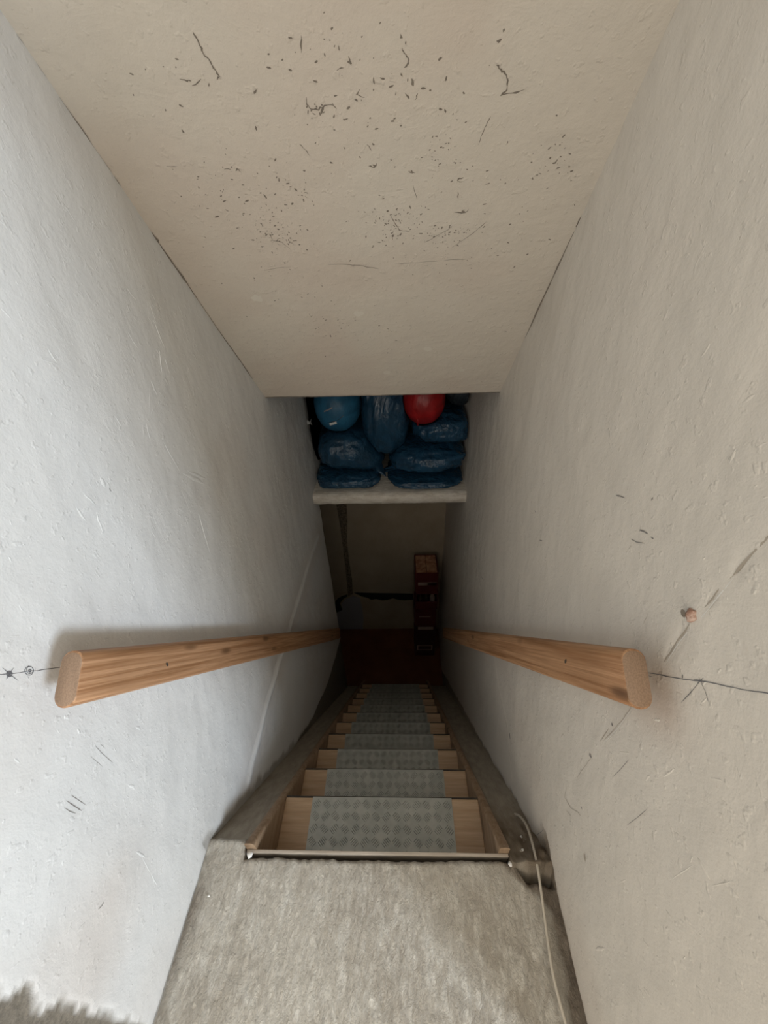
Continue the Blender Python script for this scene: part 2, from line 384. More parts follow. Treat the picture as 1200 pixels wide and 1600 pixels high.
# ------------------------------------------------------------------ curbs beside the stairs
def curb(name, x0f, x1f, seed, rough):
    def fn(T, Y):
        X = x0f(Y)+(x1f(Y)-x0f(Y))*T
        z = STAIRZ(Y)-.010 + .008*fbm(X*9, Y*9, seed)+.003*fbm(X*40, Y*25, seed+1)
        if rough:
            z = z - .022*sm(Y, .56, .44)*(1+0*T) + .030*sm(Y, .56, .42)*fbm(X*38, Y*38, seed+2, 3)*1.6
        return X, Y, z
    o = grid_surface(name, lin(0, 1, .04), lin(.36 if rough else .405, 2.46, .010), fn,
        dict(bare=(lambda T, Y: np.clip(.9*sm(Y, .62, .46)+.0*T, 0, 1)*.8*(.5+vnoise(T*12, Y*60, 4)*.8)) if rough else (lambda T, Y: 0*T)), M['curb'], thick=.16, tdir=(0, -.3, -.95))
    return struct(o)
curb('trim_1', lambda Y: XL-.01+0*Y, lambda Y: -.4785+0*Y, 90, False)
cr = curb('trim_2', lambda Y: .3015+0*Y, lambda Y: .408+KR*(Y-.35)+.012, 96, True); cr.data.flip_normals()
# rubble crumbs on the broken right corner
for i in range(22):
    y = random.uniform(.375, .50); x = random.uniform(.335, .40); z = STAIRZ(y)-.045+random.uniform(-.002, .004)
    z = min(z, -.03+0*z) if y < .42 else z
    bm = bmesh.new(); bmesh.ops.create_icosphere(bm, subdivisions=1, radius=random.uniform(.002, .0055))
    for v in bm.verts: v.co = v.co*random.uniform(.7, 1.25) + Vector((x, y, z+.004))
    bmobj('rubble_crumb', bm, M['filler'] if i % 4 == 0 else M['concrete'], cr)

# ------------------------------------------------------------------ staircase
SX0, SX1 = -.478, .300; IN0, IN1 = -.448, .270
stair = empty('wooden_staircase', (-.09, 1.5, -2.83))
tag(stair, 'steep pine staircase with metal checker plates on its open treads', 'staircase')
INV = Matrix.Translation(stair.location).inverted()
def adopt(o, root): o.parent = root; o.matrix_parent_inverse = Matrix.Translation(root.location).inverted(); return o
def stringer(x0, x1):
    bm = bmesh.new(); ang = math.atan(1.242)
    top = lambda y: -1.242*(y-.418)
    y0, y1 = .387, 2.70
    # profile across the thickness, rounded top
    w = x1-x0; prof = [(x0, -.24)] + [(x0+w*(.5-.5*math.cos(t)), -.010+.014*math.sin(t)) for t in np.linspace(0, math.pi, 9)] + [(x1, -.24)]
    rings = []
    for i in range(41):
        y = y0+(y1-y0)*i/40
        rings.append([bm.verts.new((x, y, max(top(y)+d*(1 if d > -.1 else 1.25), -2.83))) for x, d in prof])
    for a, b in zip(rings[:-1], rings[1:]):
        for j in range(len(prof)):
            jj = (j+1) % len(prof); bm.faces.new((a[j], a[jj], b[jj], b[j]))
    bm.faces.new(rings[0][::-1]); bm.faces.new(rings[-1])
    bmesh.ops.recalc_face_normals(bm, faces=bm.faces)
    return adopt(bmobj('stringer', bm, M['stringer']), stair)
stringer(SX0, IN0); stringer(IN1, SX1)
adopt(boxobj('landing_board', (SX0+.001, .378, -.20), (SX1-.001, .3865, -.006), M['boardpale'], bev=.0015), stair)
# one tread, its plate with raised bars
tme = None
RUN, RISE = .190, .236
for kx in range(1, 12):
    yn, zt = .602+RUN*(kx-1), -RISE*kx
    if tme is None:
        t = boxobj('tread', (IN0, -.235, -.032), (IN1, 0, 0), M['tread'], bev=.004); tme = t.data
        bm = bmesh.new(); px0, px1 = IN0+.102, IN1-.098
        box(bm, (px0, -.233, 0), (px1, .0012, .0022)); box(bm, (px0, .0002, -.022), (px1, .0018, .0022))
        nx, ny = 14, 6; cs = (px1-px0)/nx
        for i in range(nx):
            for j in range(ny):
                cx_, cy_ = px0+cs*(i+.5), -.003-cs*(j+.5)
                s = 1 if (i+j) % 2 else -1
                d = Vector((.7071, s*.7071, 0)); n = Vector((-s*.7071, .7071, 0))
                for b in range(5):
                    c = Vector((cx_, cy_, .0022))+n*((b-2)*.0062); L = .0135-.0016*abs(b-2); w = .0013; h = .0020
                    p = [c-d*L, c+d*L, c-n*w, c+n*w]
                    q = [c-d*L*.7+Vector((0, 0, h)), c+d*L*.7+Vector((0, 0, h))]
                    vv = [bm.verts.new(x) for x in (p[0], c-d*L*.5+n*w, c+d*L*.5+n*w, p[1], c+d*L*.5-n*w, c-d*L*.5-n*w, q[0], q[1])]
                    for f in ((0,6,1),(1,6,7,2),(2,7,3),(3,7,4),(4,7,6,5),(5,6,0)): bm.faces.new([vv[a] for a in f])
        bmesh.ops.recalc_face_normals(bm, faces=bm.faces)
        pl_ = bmobj('checker_plate', bm, M['plate']); pme = pl_.data
    else:
        t = bpy.data.objects.new('tread', tme); COL.objects.link(t)
        pl_ = bpy.data.objects.new('checker_plate', pme); COL.objects.link(pl_)
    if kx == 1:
        es = boxobj('nose_shade_strip', (IN0+.001, .0004, -.030), (IN1-.001, .0055, -.001), M['edge']); eme = es.data  # added strip that draws the shade line under each nose
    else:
        es = bpy.data.objects.new('nose_shade_strip', eme); COL.objects.link(es)
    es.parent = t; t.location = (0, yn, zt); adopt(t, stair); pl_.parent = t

# ------------------------------------------------------------------ handrails
RD = Vector((0, 1, -1.224)).normalized(); RU = Vector((0, 1.224, 1)).normalized()
def handrail(xc, y0, z0, length, wallx, label, slit):
    r = empty('handrail', (xc, y0, z0)); tag(r, label, 'handrail', 'handrails along the stairwell walls')
    def prof(hw, hh, rr, n=7):
        pts = []
        for cx_, cy_, a0 in ((hw-rr, hh-rr, 0), (-(hw-rr), hh-rr, 90), (-(hw-rr), -(hh-rr), 180), (hw-rr, -(hh-rr), 270)):
            for i in range(n):
                a = math.radians(a0+90*i/(n-1)); pts.append((cx_+rr*math.cos(a), cy_+rr*math.sin(a)))
        return pts
    P0 = prof(.0185, .0425, .0175)
    # local frame of the body: y along the rail so that the grain runs with it
    bm = bmesh.new(); rings = []
    steps = [(0, .93), (.002, 1)] + [(length*i/30, 1) for i in range(1, 30)] + [(length-.002, 1), (length, .93)]
    for s, k_ in steps: rings.append([bm.verts.new((x*k_, s, y*k_)) for x, y in P0])
    n = len(P0)
    for a, b in zip(rings[:-1], rings[1:]):
        for j in range(n): bm.faces.new((a[j], b[j], b[(j+1) % n], a[(j+1) % n]))
    bm.faces.new(rings[0]); bm.faces.new(rings[-1][::-1]); bmesh.ops.recalc_face_normals(bm, faces=bm.faces)
    me = bpy.data.meshes.new('rail'); bm.to_mesh(me); bm.free(); me.materials.append(M['rail']); me.materials.append(M['endgrain'])
    for p in me.polygons:
        p.use_smooth = len(p.vertices) == 4
        if len(p.vertices) > 4: p.material_index = 1
    me.set_sharp_from_angle(angle=math.radians(50))
    b = bpy.data.objects.new('rail', me); COL.objects.link(b); b.parent = r
    b.rotation_euler = (math.atan2(RD.z, RD.y), 0, 0)
    sgn = 1 if xc < 0 else -1
    for s in (.42, 1.35, 2.3):
        # angled steel bracket hidden between rail and wall
        bm = bmesh.new(); y, z = RD.y*s, RD.z*s
        gx = wallx(y0+y)-xc
        mp = Vector((0, y, z)) - RU*.02
        def bar(a, b_, rad, seg=10):
            dd = (b_-a); m = dd.to_track_quat('Z', 'Y').to_matrix().to_4x4(); m.translation = (a+b_)/2
            bmesh.ops.create_cone(bm, cap_ends=True, segments=seg, radius1=rad, radius2=rad, depth=dd.length, matrix=m)
        bar(mp+Vector((-sgn*.012, 0, 0)), mp+Vector((gx, 0, 0)), .006)
        bar(mp+Vector((gx+sgn*.004, 0, 0)), mp+Vector((gx-sgn*.004, 0, 0)), .017, 18)
        o = bmobj('bracket', bm, M['steel'], r)
    # screw slot / knot hole on the inner face
    bm = bmesh.new(); m = Matrix.Rotation(math.radians(90), 4, 'Y')
    bmesh.ops.create_cone(bm, cap_ends=True, segments=14, radius1=.0035, radius2=.0035, depth=.0015, matrix=m)
    o = bmobj('screw', bm, M['dark'], r); o.location = Vector((sgn*.0186, 0, 0))+Vector(slit); o.scale = (1, .8, 1.7)
    return r
sp = hit(261, 1038, (1, 0, 0), -.5115); 
handrail(-.530, .353, .937, 2.78, lambda y: XL, 'pine handrail on the left wall with a knotted face, casting a soft shadow', (0, sp.y-.353, sp.z-.937))
sp = hit(884, 1033, (1, 0, 0), .3315)
handrail(.350, .353, .937, 2.78, lambda y: xr(y), 'pine handrail on the right wall beside a pinkish smudge', (0, sp.y-.353, sp.z-.937))

# ------------------------------------------------------------------ beam, niche slab, lower room
def beam_fn(T, U):
    # front face of the beam, T from top-back to bottom, U across
    pass
bm = bmesh.new()
nx = 90; prof = [(2.50, .074), (2.40, .074), (2.31, .073), (2.285, .070), (2.272, .060), (2.268, .040), (2.270, .015), (2.276, -.015), (2.295, -.030), (2.33, -.034), (2.50, -.034)]
rows = []
for i in range(nx+1):
    x = XL-.01+(xr(2.3)+.012-XL+.01)*i/nx
    row = []
    for j, (y, z) in enumerate(prof):
        a = float(fbm(np.array([x*9.]), np.array([j*.9]), 101)[0]); b_ = float(fbm(np.array([x*34.]), np.array([j*1.7]), 105)[0])
        row.append(bm.verts.new((x, y+(.010*a+.006*b_)*(0 < j < 10), z+(.010*a+.004*b_)*(1 < j < 10)-.004*(x+.1)-.018-(.012 if j < 5 else 0))))
    rows.append(row)
for a, b in zip(rows[:-1], rows[1:]):
    for j in range(len(prof)-1): bm.faces.new((a[j], a[j+1], b[j+1], b[j]))
bmesh.ops.recalc_face_normals(bm, faces=bm.faces)
beam = bmobj('trim_3', bm, M['beam'], None, True); struct(beam, 'rough plastered beam under the bag niche')
struct(boxobj('niche_floor', (-1.9, 2.45, -.050), (.55, 3.46, .043), M['beam']))
struct(boxobj('wall_back', (-1.9, 3.44, -2.86), (.60, 3.56, 2.5), M['cellar']))
struct(boxobj('floor_lower', (-1.9, .2, -2.95), (.60, 3.56, -2.83), M['floor']))
struct(boxobj('wall_cellar_left', (-1.9, 2.2, -2.83), (-1.8, 3.46, .1), M['cellar']))
struct(boxobj('wall_cellar_front', (-1.9, 2.2, -2.83), (-.713, 2.32, .1), M['cellar']))
struct(boxobj('wall_under_stairs', (XL-.1, .2, -2.83), (xr(.3)+.1, .3, -.2), M['cellar']))
# upper room behind the camera, with a daylight window and an added fill window
struct(boxobj('wall_room_left', (-1.9, -3.1, 0), (-1.78, -.12, 2.5), M['room']))
def holed_wall(name, axis, c0, c1, a0, a1, h0, h1):
    bm = bmesh.new()
    lo, hi = {'x': (-3.1, -.0), 'y': (-1.9, 2.4)}[axis]
    for u0, u1, z0, z1 in ((lo, a0, 0, 2.5), (a1, hi, 0, 2.5), (a0, a1, 0, h0), (a0, a1, h1, 2.5)):
        if axis == 'x': box(bm, (c0, u0, z0), (c1, u1, z1))
        else: box(bm, (u0, c0, z0), (u1, c1, z1))
    return struct(bmobj(name, bm, M['room']))
holed_wall('wall_room_right', 'x', 2.2, 2.32, WY-.45, WY+.45, WZ-.55, WZ+.55)
holed_wall('wall_room_back', 'y', -3.02, -2.9, -1.2, 0., .95, 2.15)
struct(boxobj('wall_room_front', (-1.9, -.24, 0), (XL-.12, -.12, 2.5), M['room']))
struct(boxobj('wall_door_side', (xr(0)+.12, -.06, 0), (2.4, .06, 2.5), M['room']))
def wframe(name, axis, c, a0, a1, z0, z1):
    bm = bmesh.new(); t = .05
    for u0, u1, y0, y1 in ((a0, a0+t, z0, z1), (a1-t, a1, z0, z1), (a0+t, a1-t, z0, z0+t), (a0+t, a1-t, z1-t, z1)):
        if axis == 'x': box(bm, (c, u0, y0), (c+.05, u1, y1))
        else: box(bm, (u0, c, y0), (u1, c+.05, y1))
    struct(bmobj(name, bm, M['frame']))
wframe('window_1', 'x', 2.22, WY-.45, WY+.45, WZ-.55, WZ+.55)
wframe('back_fill_window', 'y', -2.97, -1.2, 0., .95, 2.15)  # added opening, placed so its fill reaches the right wall

# ------------------------------------------------------------------ marks and cracks on walls
WK = .72
def ribbon(bm, pts, nrm, w, jit=.3, sub=4, wig=0):
    P = [Vector(p) for p in pts]; Q = []
    for a, b in zip(P[:-1], P[1:]):
        for i in range(sub): Q.append(a.lerp(b, i/sub))
    Q.append(P[-1]); nrm = Vector(nrm).normalized(); prev = None
    for i, q in enumerate(Q):
        d = (Q[min(i+1, len(Q)-1)]-Q[max(i-1, 0)]).normalized(); s = nrm.cross(d)
        ww = WK*w*(1+random.uniform(-jit, jit))*(.25 if i in (0, len(Q)-1) else 1)
        c = q + s*random.uniform(-wig, wig)
        cur = (bm.verts.new(c+s*ww/2), bm.verts.new(c-s*ww/2))
        if prev: bm.faces.new((prev[0], prev[1], cur[1], cur[0]))
        prev = cur
def marks(name, fn, nrm, lines, mat, parent, off=.0035, jit=.3, sub=4, wig=0, kind=None):
    for ln in lines:
        bm = bmesh.new(); ribbon(bm, [fn(*p, off) for p in ln[1]], nrm, ln[0], jit, sub, wig)
        o = bmobj(name, bm, mat, parent)
        if kind: o['kind'] = kind
def merged(name, fn, nrm, lines, mat, parent, off, jit=.3, sub=3, wig=0):
    bm = bmesh.new()
    for ln in lines: ribbon(bm, [fn(*p, off) for p in ln[1]], nrm, ln[0], jit, sub, wig)
    return bmobj(name, bm, mat, parent)
# surfaces undulate, so snap marks to the displaced surface
from mathutils.bvhtree import BVHTree
def snapper(o):
    me = o.data; bv = BVHTree.FromPolygons([v.co[:] for v in me.vertices], [p.vertices[:] for p in me.polygons])
    def f(px, py, off=.0006):
        r = ray(px, py).normalized(); h = bv.ray_cast(EYEP, r)
        if h[0] is None: return {WL: on_left, WR: on_right, CL: on_ceil}.get(o, on_back)(px, py, .001)
        n = h[1] if h[1].dot(r) < 0 else -h[1]
        return h[0] + n*off
    return f
sL, sR, sC, sF = snapper(WL), snapper(WR), snapper(CL), snapper(LF)
NL = (1, 0, 0); NRr = (-1, KR, 0)
circ = lambda cx_, cy_, r, n=10, ph=0: [(cx_+r*math.cos(ph+6.5*i/n), cy_+r*1.02*math.sin(ph+6.5*i/n)) for i in range(n+1)]
merged('pencil_line', sL, NL, [(.0013, [(-20, 1055), (14, 1053), (30, 1051), (45, 1048), (58, 1048), (75, 1045), (103, 1042)])], M['pencil'], WL, .0006, wig=.0003)
merged('pencil_star', sL, NL, [(.0014, [(3, 1043), (14, 1053), (28, 1064)]), (.0016, [(21, 1043), (14, 1053), (9, 1062)])]+[(.0015, circ(14, 1053, r)) for r in (1.5, 3, 4.5)], M['pencil'], WL, .0008, sub=2)
merged('pencil_circle', sL, NL, [(.0013, circ(45, 1048, 7)), (.0012, circ(46, 1047, 5.5, ph=1)), (.0018, circ(46, 1048, 2)), (.001, [(43, 1056), (44, 1060)])], M['pencil'], WL, .0008, sub=2)
merged('scratch_marks', sL, NL, [(.0016, [(148, 1165), (160, 1178), (176, 1192)]), (.001, [(156, 1162), (164, 1170)]), (.001, [(141, 1182), (160, 1198)]),
    (.002, [(103, 1251), (115, 1259), (127, 1267)]), (.0016, [(110, 1242), (122, 1250), (134, 1258)]), (.0016, [(100, 1262), (109, 1268), (118, 1271)]), (.001, [(111, 1231), (109, 1238)]),
    (.002, [(162, 1409), (159, 1415), (153, 1421)]), (.003, [(170, 762), (173, 768)]), (.001, [(106, 412), (108, 414)])], M['scratch'], WL, .0008)
merged('pencil_line', sR, NRr, [(.0016, [(1008, 1050), (1035, 1055), (1060, 1060), (1085, 1063), (1110, 1066), (1150, 1075), (1180, 1081), (1220, 1085)]), (.001, [(1012, 1055), (1021, 1058)])], M['pencil'], WR, .0006, wig=.0004)
merged('pencil_star', sR, NRr, [(.0024, [(1085, 1062), (1102, 1065)]), (.0012, [(1092, 1057), (1099, 1069)]), (.0012, [(1100, 1059), (1090, 1068)]), (.0012, [(1095, 1064), (1080, 1082), (1065, 1098)]), (.001, [(1095, 1064), (1103, 1081), (1108, 1098)]), (.0028, [(1067, 1054), (1067, 1060)])], M['pencil'], WR, .0008)
merged('scratch_marks', sR, NRr, [(.0014, [(983, 1187), (970, 1202), (958, 1214)]), (.0014, [(1012, 1264), (997, 1277), (981, 1289)]), (.0022, [(845, 1291), (846, 1284)]), (.002, [(838, 1305), (846, 1300), (850, 1295)]),
    (.0035, [(1000, 828), (1006, 830), (1013, 834)]), (.003, [(1017, 839), (1022, 842)]), (.002, [(986, 842), (995, 847), (1008, 849)]), (.0035, [(963, 774), (969, 775), (977, 778)]), (.003, [(1018, 782), (1021, 777)]),
    (.003, [(836, 797), (838, 802)]), (.004, [(752, 900), (755, 906)]), (.003, [(843, 844), (848, 845)]), (.002, [(1012, 615), (1014, 617)])], M['scratch'], WR, .0008)
merged('crack', sR, NRr, [(.0045, [(1205, 832), (1175, 866), (1145, 899)]), (.0022, [(1145, 899), (1120, 925), (1102, 950)]), (.0035, [(1078, 975), (1060, 1000), (1047, 1020), (1038, 1035)]), (.0016, [(988, 1103), (975, 1122), (962, 1137), (943, 1158)]),
    (.003, [(952, 1138), (938, 1158)]), (.0018, [(925, 1183), (912, 1200), (902, 1215)]), (.0022, [(886, 1230), (882, 1245), (892, 1262), (902, 1268), (908, 1275)]), (.0016, [(884, 1265), (893, 1275)]), (.001, [(1013, 958), (1006, 975)]), (.0012, [(1010, 700), (1003, 715)])], M['groove'], WR, .0006, wig=.0008)
# a pale ridge on the shaded side of the right-hand crack
merged('crack_lip', sR, NRr, [(.0018, [(1148, 901), (1110, 950), (1064, 1002), (1042, 1037)]), (.0016, [(991, 1104), (966, 1138), (945, 1160)])], M['filler'], WR, .0012, wig=.0005)
merged('crack', sR, NRr, [(.003, [(x, y) for x, y in ((731, 800), (737, 850), (742, 880), (749, 905), (757, 950), (772, 1020))]), (.003, [(779, 1075), (792, 1135), (797, 1180), (800, 1205)])], M['groove'], WR, .0006, wig=.002)
# hairline joint between wall and ceiling
def jointline(pts): return pts
merged('ceiling_joint', sC, NC, [(.0065, [(-8, 8), (30, 62), (60, 105), (92, 151)]), (.005, [(92, 151), (133, 210), (168, 262), (190, 293)]), (.009, [(237, 362), (249, 380)]), (.0065, [(249, 380), (285, 432), (308, 466)]), (.0045, [(308, 466), (352, 530), (395, 592)])], M['pit'], CL, .001, jit=.6, wig=.0012)
merged('ceiling_joint', sC, NC, [(.005, [(1062, 14), (1040, 60), (1010, 124)]), (.004, [(1000, 146), (962, 228), (935, 286)]), (.008, [(908, 338), (900, 354)]), (.0045, [(896, 362), (872, 415), (850, 462), (820, 528)])], M['pit'], CL, .001, jit=.6, wig=.0012)
def blob(name, fn, px, py, r1, r2, ang, mat, parent, off=.001, n=9):
    a = fn(px, py, off); ex = (fn(px+3, py, off)-a); ex = ex.normalized(); ey = (fn(px, py+3, off)-a); nn = ex.cross(ey).normalized(); ey = nn.cross(ex)
    vs = []
    for i in range(n):
        t = 6.283*i/n; rr = random.uniform(.75, 1.2)
        u, v_ = r1*rr*math.cos(t), r2*rr*math.sin(t)
        vs.append(a+ex*(u*math.cos(ang)-v_*math.sin(ang))+ey*(u*math.sin(ang)+v_*math.cos(ang)))
    return pd(name, vs, [list(range(n))], mat, parent)
blob('plaster_hole', sR, 923, 1180, .006, .005, .6, M['scratch'], WR)
blob('plaster_hole', sR, 957, 1132, .0035, .003, .6, M['scratch'], WR)
blob('plaster_hole', sR, 797, 1150, .006, .011, 0, M['scratch'], WR)
blob('plaster_hole', sR, 909, 1262, .003, .002, .6, M['scratch'], WR)
blob('plaster_chip', sR, 914, 1339, .005, .008, .3, M['groove'], WR)
# broken clay plug by the diagonal crack
pp = sR(1081, 961, .001); bm = bmesh.new(); bmesh.ops.create_icosphere(bm, subdivisions=3, radius=.011)
for v in bm.verts:
    v.co *= 1+.3*math.sin(v.co.y*500+v.co.z*320)*.5; v.co.x *= .55; v.co.y *= .8
    v.co += pp
bmobj('wall_plug', bm, M['clay'], WR, True)
blob('plug_hole', sR, 1077, 958, .006, .006, 0, M['pit'], WR, .0085)
# left wall ridges of overpainted plaster (raised, real geometry)
def ridges(fn, nrm, lst, mat, parent):
    bm = bmesh.new(); nrm = Vector(nrm)
    for (x0, y0, x1, y1, w, h) in lst:
        a, b = fn(x0, y0, 0), fn(x1, y1, 0); d = b-a
        s = nrm.cross(d.normalized())*w*1.2
        n = 7; L = []; 
        for i in range(n):
            t = i/(n-1); e = math.sin(math.pi*t)**.6; c = a+d*t+s*random.uniform(-.3, .3)
            L.append([bm.verts.new(c-s*e-nrm*.0008), bm.verts.new(c-s*.4*e+nrm*h*.4*e), bm.verts.new(c+s*.4*e+nrm*h*.4*e), bm.verts.new(c+s*e-nrm*.0008)])
        for p, q in zip(L[:-1], L[1:]):
            for j in range(3): bm.faces.new((p[j], q[j], q[j+1], p[j+1]))
    bmesh.ops.recalc_face_normals(bm, faces=bm.faces)
    return bmobj('plaster_ridges', bm, mat, parent, True)
R_ = random.Random(3)
lst = [(165, 405, 172, 420, .002, .0015), (172, 408, 180, 425, .002, .0015), (198, 450, 214, 470, .003, .002), (232, 470, 246, 510, .002, .002), (240, 500, 258, 545, .0025, .002), (248, 540, 254, 586, .003, .0025), (258, 560, 266, 586, .003, .002),
       (234, 600, 233, 652, .0025, .002), (236, 595, 246, 618, .005, .003), (282, 738, 320, 756, .006, .003), (292, 735, 325, 750, .004, .002), (228, 660, 236, 690, .003, .002), (156, 745, 166, 762, .006, .003), (118, 792, 136, 815, .003, .002),
       (150, 800, 162, 835, .003, .002), (130, 770, 150, 790, .003, .002), (255, 690, 283, 740, .002, .0015), (283, 765, 300, 805, .002, .0015), (60, 560, 92, 570, .002, .0015), (75, 545, 90, 568, .003, .002), (310, 800, 330, 870, .002, .0015), (330, 860, 350, 935, .002, .0015),
       (180, 650, 190, 665, .003, .002), (0, 480, 20, 500, .002, .001), (120, 350, 100, 320, .002, .0015), (125, 150, 150, 215, .002, .0015), (200, 520, 216, 545, .002, .0015),
       (212, 1330, 228, 1340, .003, .002), (222, 1340, 236, 1365, .002, .0015), (236, 1365, 246, 1385, .002, .0015), (100, 1118, 108, 1124, .004, .002), (120, 1140, 126, 1146, .003, .002), (212, 1136, 220, 1140, .004, .002), (200, 1226, 212, 1232, .004, .002)]
for i in range(55):
    x, y = R_.uniform(5, 400), R_.uniform(100, 1350)
    if (y < 640 and x > (y-40)*.62) or (960 < y < 1120 and x > 60): continue
    a = R_.gauss(1.05, .35); L = R_.uniform(4, 13)
    lst.append((x, y, x+L*math.cos(a), y+L*math.sin(a), R_.uniform(.0012, .0028), R_.uniform(.0008, .0018)))
ridges(sL, NL, lst, M['wall'], WL)['kind'] = 'stuff'
lst = [(1140, 725, 1150, 700, .003, .002), (1138, 720, 1150, 705, .003, .002), (1095, 560, 1110, 535, .003, .0015), (905, 660, 903, 675, .002, .0015), (1160, 630, 1180, 615, .003, .0015), (985, 1020, 990, 1025, .003, .002), (1022, 1126, 1032, 1124, .003, .002), (1008, 1220, 1016, 1210, .003, .0015), (855, 930, 845, 960, .002, .0015), (1115, 1216, 1130, 1220, .002, .0015),
       (965, 1175, 985, 1176, .001, .001), (1035, 1215, 1055, 1200, .002, .0015), (1095, 1100, 1104, 1090, .002, .0015), (1180, 700, 1200, 690, .002, .001)]
for i in range(40):
    x, y = R_.uniform(800, 1195), R_.uniform(60, 1560)
    if (y < 640 and x < 800+(620-y)*.5) or (960 < y < 1120 and x < 1030) or (y > 1250 and x < 900): continue
    a = R_.gauss(-.9, .5); L = R_.uniform(4, 12)
    lst.append((x, y, x+L*math.cos(a), y+L*math.sin(a), R_.uniform(.0012, .0026), R_.uniform(.0008, .0016)))
lst += [(1088, 1338, 1110, 1375, .004, .003), (1045, 1376, 1085, 1350, .0012, .001), (1110, 1385, 1145, 1376, .0012, .001), (1112, 1280, 1150, 1368, .001, .001), (1040, 1420, 1052, 1440, .003, .002), (930, 1485, 945, 1480, .004, .003)]
ridges(sR, NRr, lst, M['wallR'], WR)['kind'] = 'stuff'
# ceiling cracks and pits (positions follow the photograph's clusters)
def cc(pts): return [(240+x/2, 20+y/2) for x, y in pts]
merged('crack', sC, NC, [(.0035, cc([(123, 60), (135, 82), (150, 110), (157, 128), (172, 145), (188, 172), (205, 198), (200, 210)])), (.003, cc([(82, 208), (105, 212), (118, 214)])), (.0022, cc([(120, 228), (150, 208)])),
    (.004, cc([(770, 66), (776, 80)])), (.003, cc([(776, 108), (784, 125), (795, 140), (797, 158), (784, 172)])), (.005, cc([(806, 205), (813, 228)])), (.004, cc([(788, 250), (800, 268)])), (.004, cc([(826, 252), (818, 272)])),
    (.005, cc([(1072, 90), (1088, 82)])), (.003, cc([(1094, 60), (1096, 48)])), (.003, cc([(1072, 160), (1085, 178), (1098, 188), (1108, 210), (1103, 240), (1085, 256), (1120, 250), (1160, 240)])),
    (.0018, cc([(1052, 322), (1040, 350), (1028, 372), (1016, 412)])), (.0025, cc([(462, 70), (458, 100), (463, 125)])), (.0022, cc([(475, 262), (480, 285), (492, 300), (515, 302), (535, 288), (562, 286), (572, 300)])), (.004, cc([(520, 320), (535, 288)])),
    (.0013, cc([(345, 804), (400, 796), (430, 792)])), (.0018, cc([(545, 786), (590, 786), (640, 788), (680, 796), (706, 800)])), (.0011, cc([(750, 784), (850, 778), (930, 770), (1000, 768)])), (.0018, cc([(455, 410), (475, 428), (488, 446)])),
    (.003, cc([(220, 488), (242, 488)])), (.0025, cc([(262, 486), (274, 498)])), (.002, cc([(40, 478), (76, 480)])), (.003, cc([(668, 410), (682, 430)])), (.003, cc([(672, 478), (690, 484), (698, 470)])), (.003, cc([(796, 496), (816, 500)])), (.0018, cc([(812, 540), (824, 582)])),
    (.005, cc([(950, 518), (968, 514)])), (.003, cc([(952, 526), (966, 528)])), (.003, cc([(950, 560), (952, 580)])), (.003, cc([(940, 622), (975, 624), (985, 612)])), (.0022, cc([(740, 632), (752, 655), (768, 678), (800, 684)])),
    (.0018, cc([(360, 688), (372, 710), (400, 716), (428, 740)])), (.0018, cc([(845, 718), (880, 700), (930, 672)])), (.0014, cc([(930, 735), (1000, 688), (1040, 652)])), (.003, cc([(645, 240), (632, 256), (660, 262)])), (.004, cc([(608, 136), (618, 164)])), (.003, cc([(572, 178), (594, 172)])), (.003, cc([(686, 200), (692, 222)]))],
    M['pit'], CL, .0006, jit=.55, wig=.0012)
bm = bmesh.new()
def pit(px, py, w, l, a):
    c = sC(px, py, .0007); ex = (sC(px+4, py, .0007)-c).normalized(); nn = Vector(NC); ey = nn.cross(ex).normalized(); vs = []
    n = 6
    for i in range(n):
        t = 6.283*i/n; rr = random.uniform(.6, 1.25); u, v_ = l*rr*math.cos(t), w*rr*math.sin(t)
        vs.append(bm.verts.new(c+ex*(u*math.cos(a)-v_*math.sin(a))+ey*(u*math.sin(a)+v_*math.cos(a))))
    f = bm.faces.new(vs); f.normal_update()
    if f.normal.dot(nn) < 0: f.normal_flip()
cl = [(430, 375, 40, 20, 60), (400, 350, 50, 35, 45), (620, 345, 40, 20, 55), (700, 365, 45, 16, 55), (690, 240, 30, 25, 28), (600, 375, 25, 14, 20), (340, 290, 50, 40, 30), (500, 260, 130, 90, 34), (560, 110, 110, 70, 16), (640, 170, 90, 100, 16), (700, 160, 50, 70, 9), (870, 235, 22, 35, 26), (500, 175, 28, 18, 18), (740, 400, 90, 30, 24), (560, 480, 160, 60, 40), (530, 520, 90, 20, 28), (470, 90, 60, 60, 14), (250, 130, 60, 60, 10), (780, 300, 70, 50, 24), (450, 300, 60, 30, 22), (910, 290, 30, 60, 10), (420, 440, 100, 30, 12)]
for cx_, cy_, sx, sy, n in cl:
    for i in range(n):
        x, y = random.gauss(cx_, sx*.6), random.gauss(cy_, sy*.6)
        if y < 3 or y > 605 or x < (y+8)*.69+12 or x > 1058-.47*y: continue
        s = random.uniform(.0005, .0016)*(1.5 if random.random() < .1 else 1)
        pit(x, y, s, s*random.uniform(1.2, 3), random.gauss(.4, .9))
for x, y in ((462, 296), (457, 318), (286, 205), (283, 165), (696, 173), (688, 170), (545, 168), (400, 200), (399, 143), (583, 225), (584, 258), (518, 254), (643, 268), (716, 280), (724, 330), (797, 350), (790, 518), (824, 397), (547, 407), (546, 97), (494, 96), (687, 92), (697, 122)):
    pit(x, y, .002, .004, random.gauss(.3, .8))
tag(bmobj('ceiling_pits', bm, M['pit'], CL), kind='stuff')
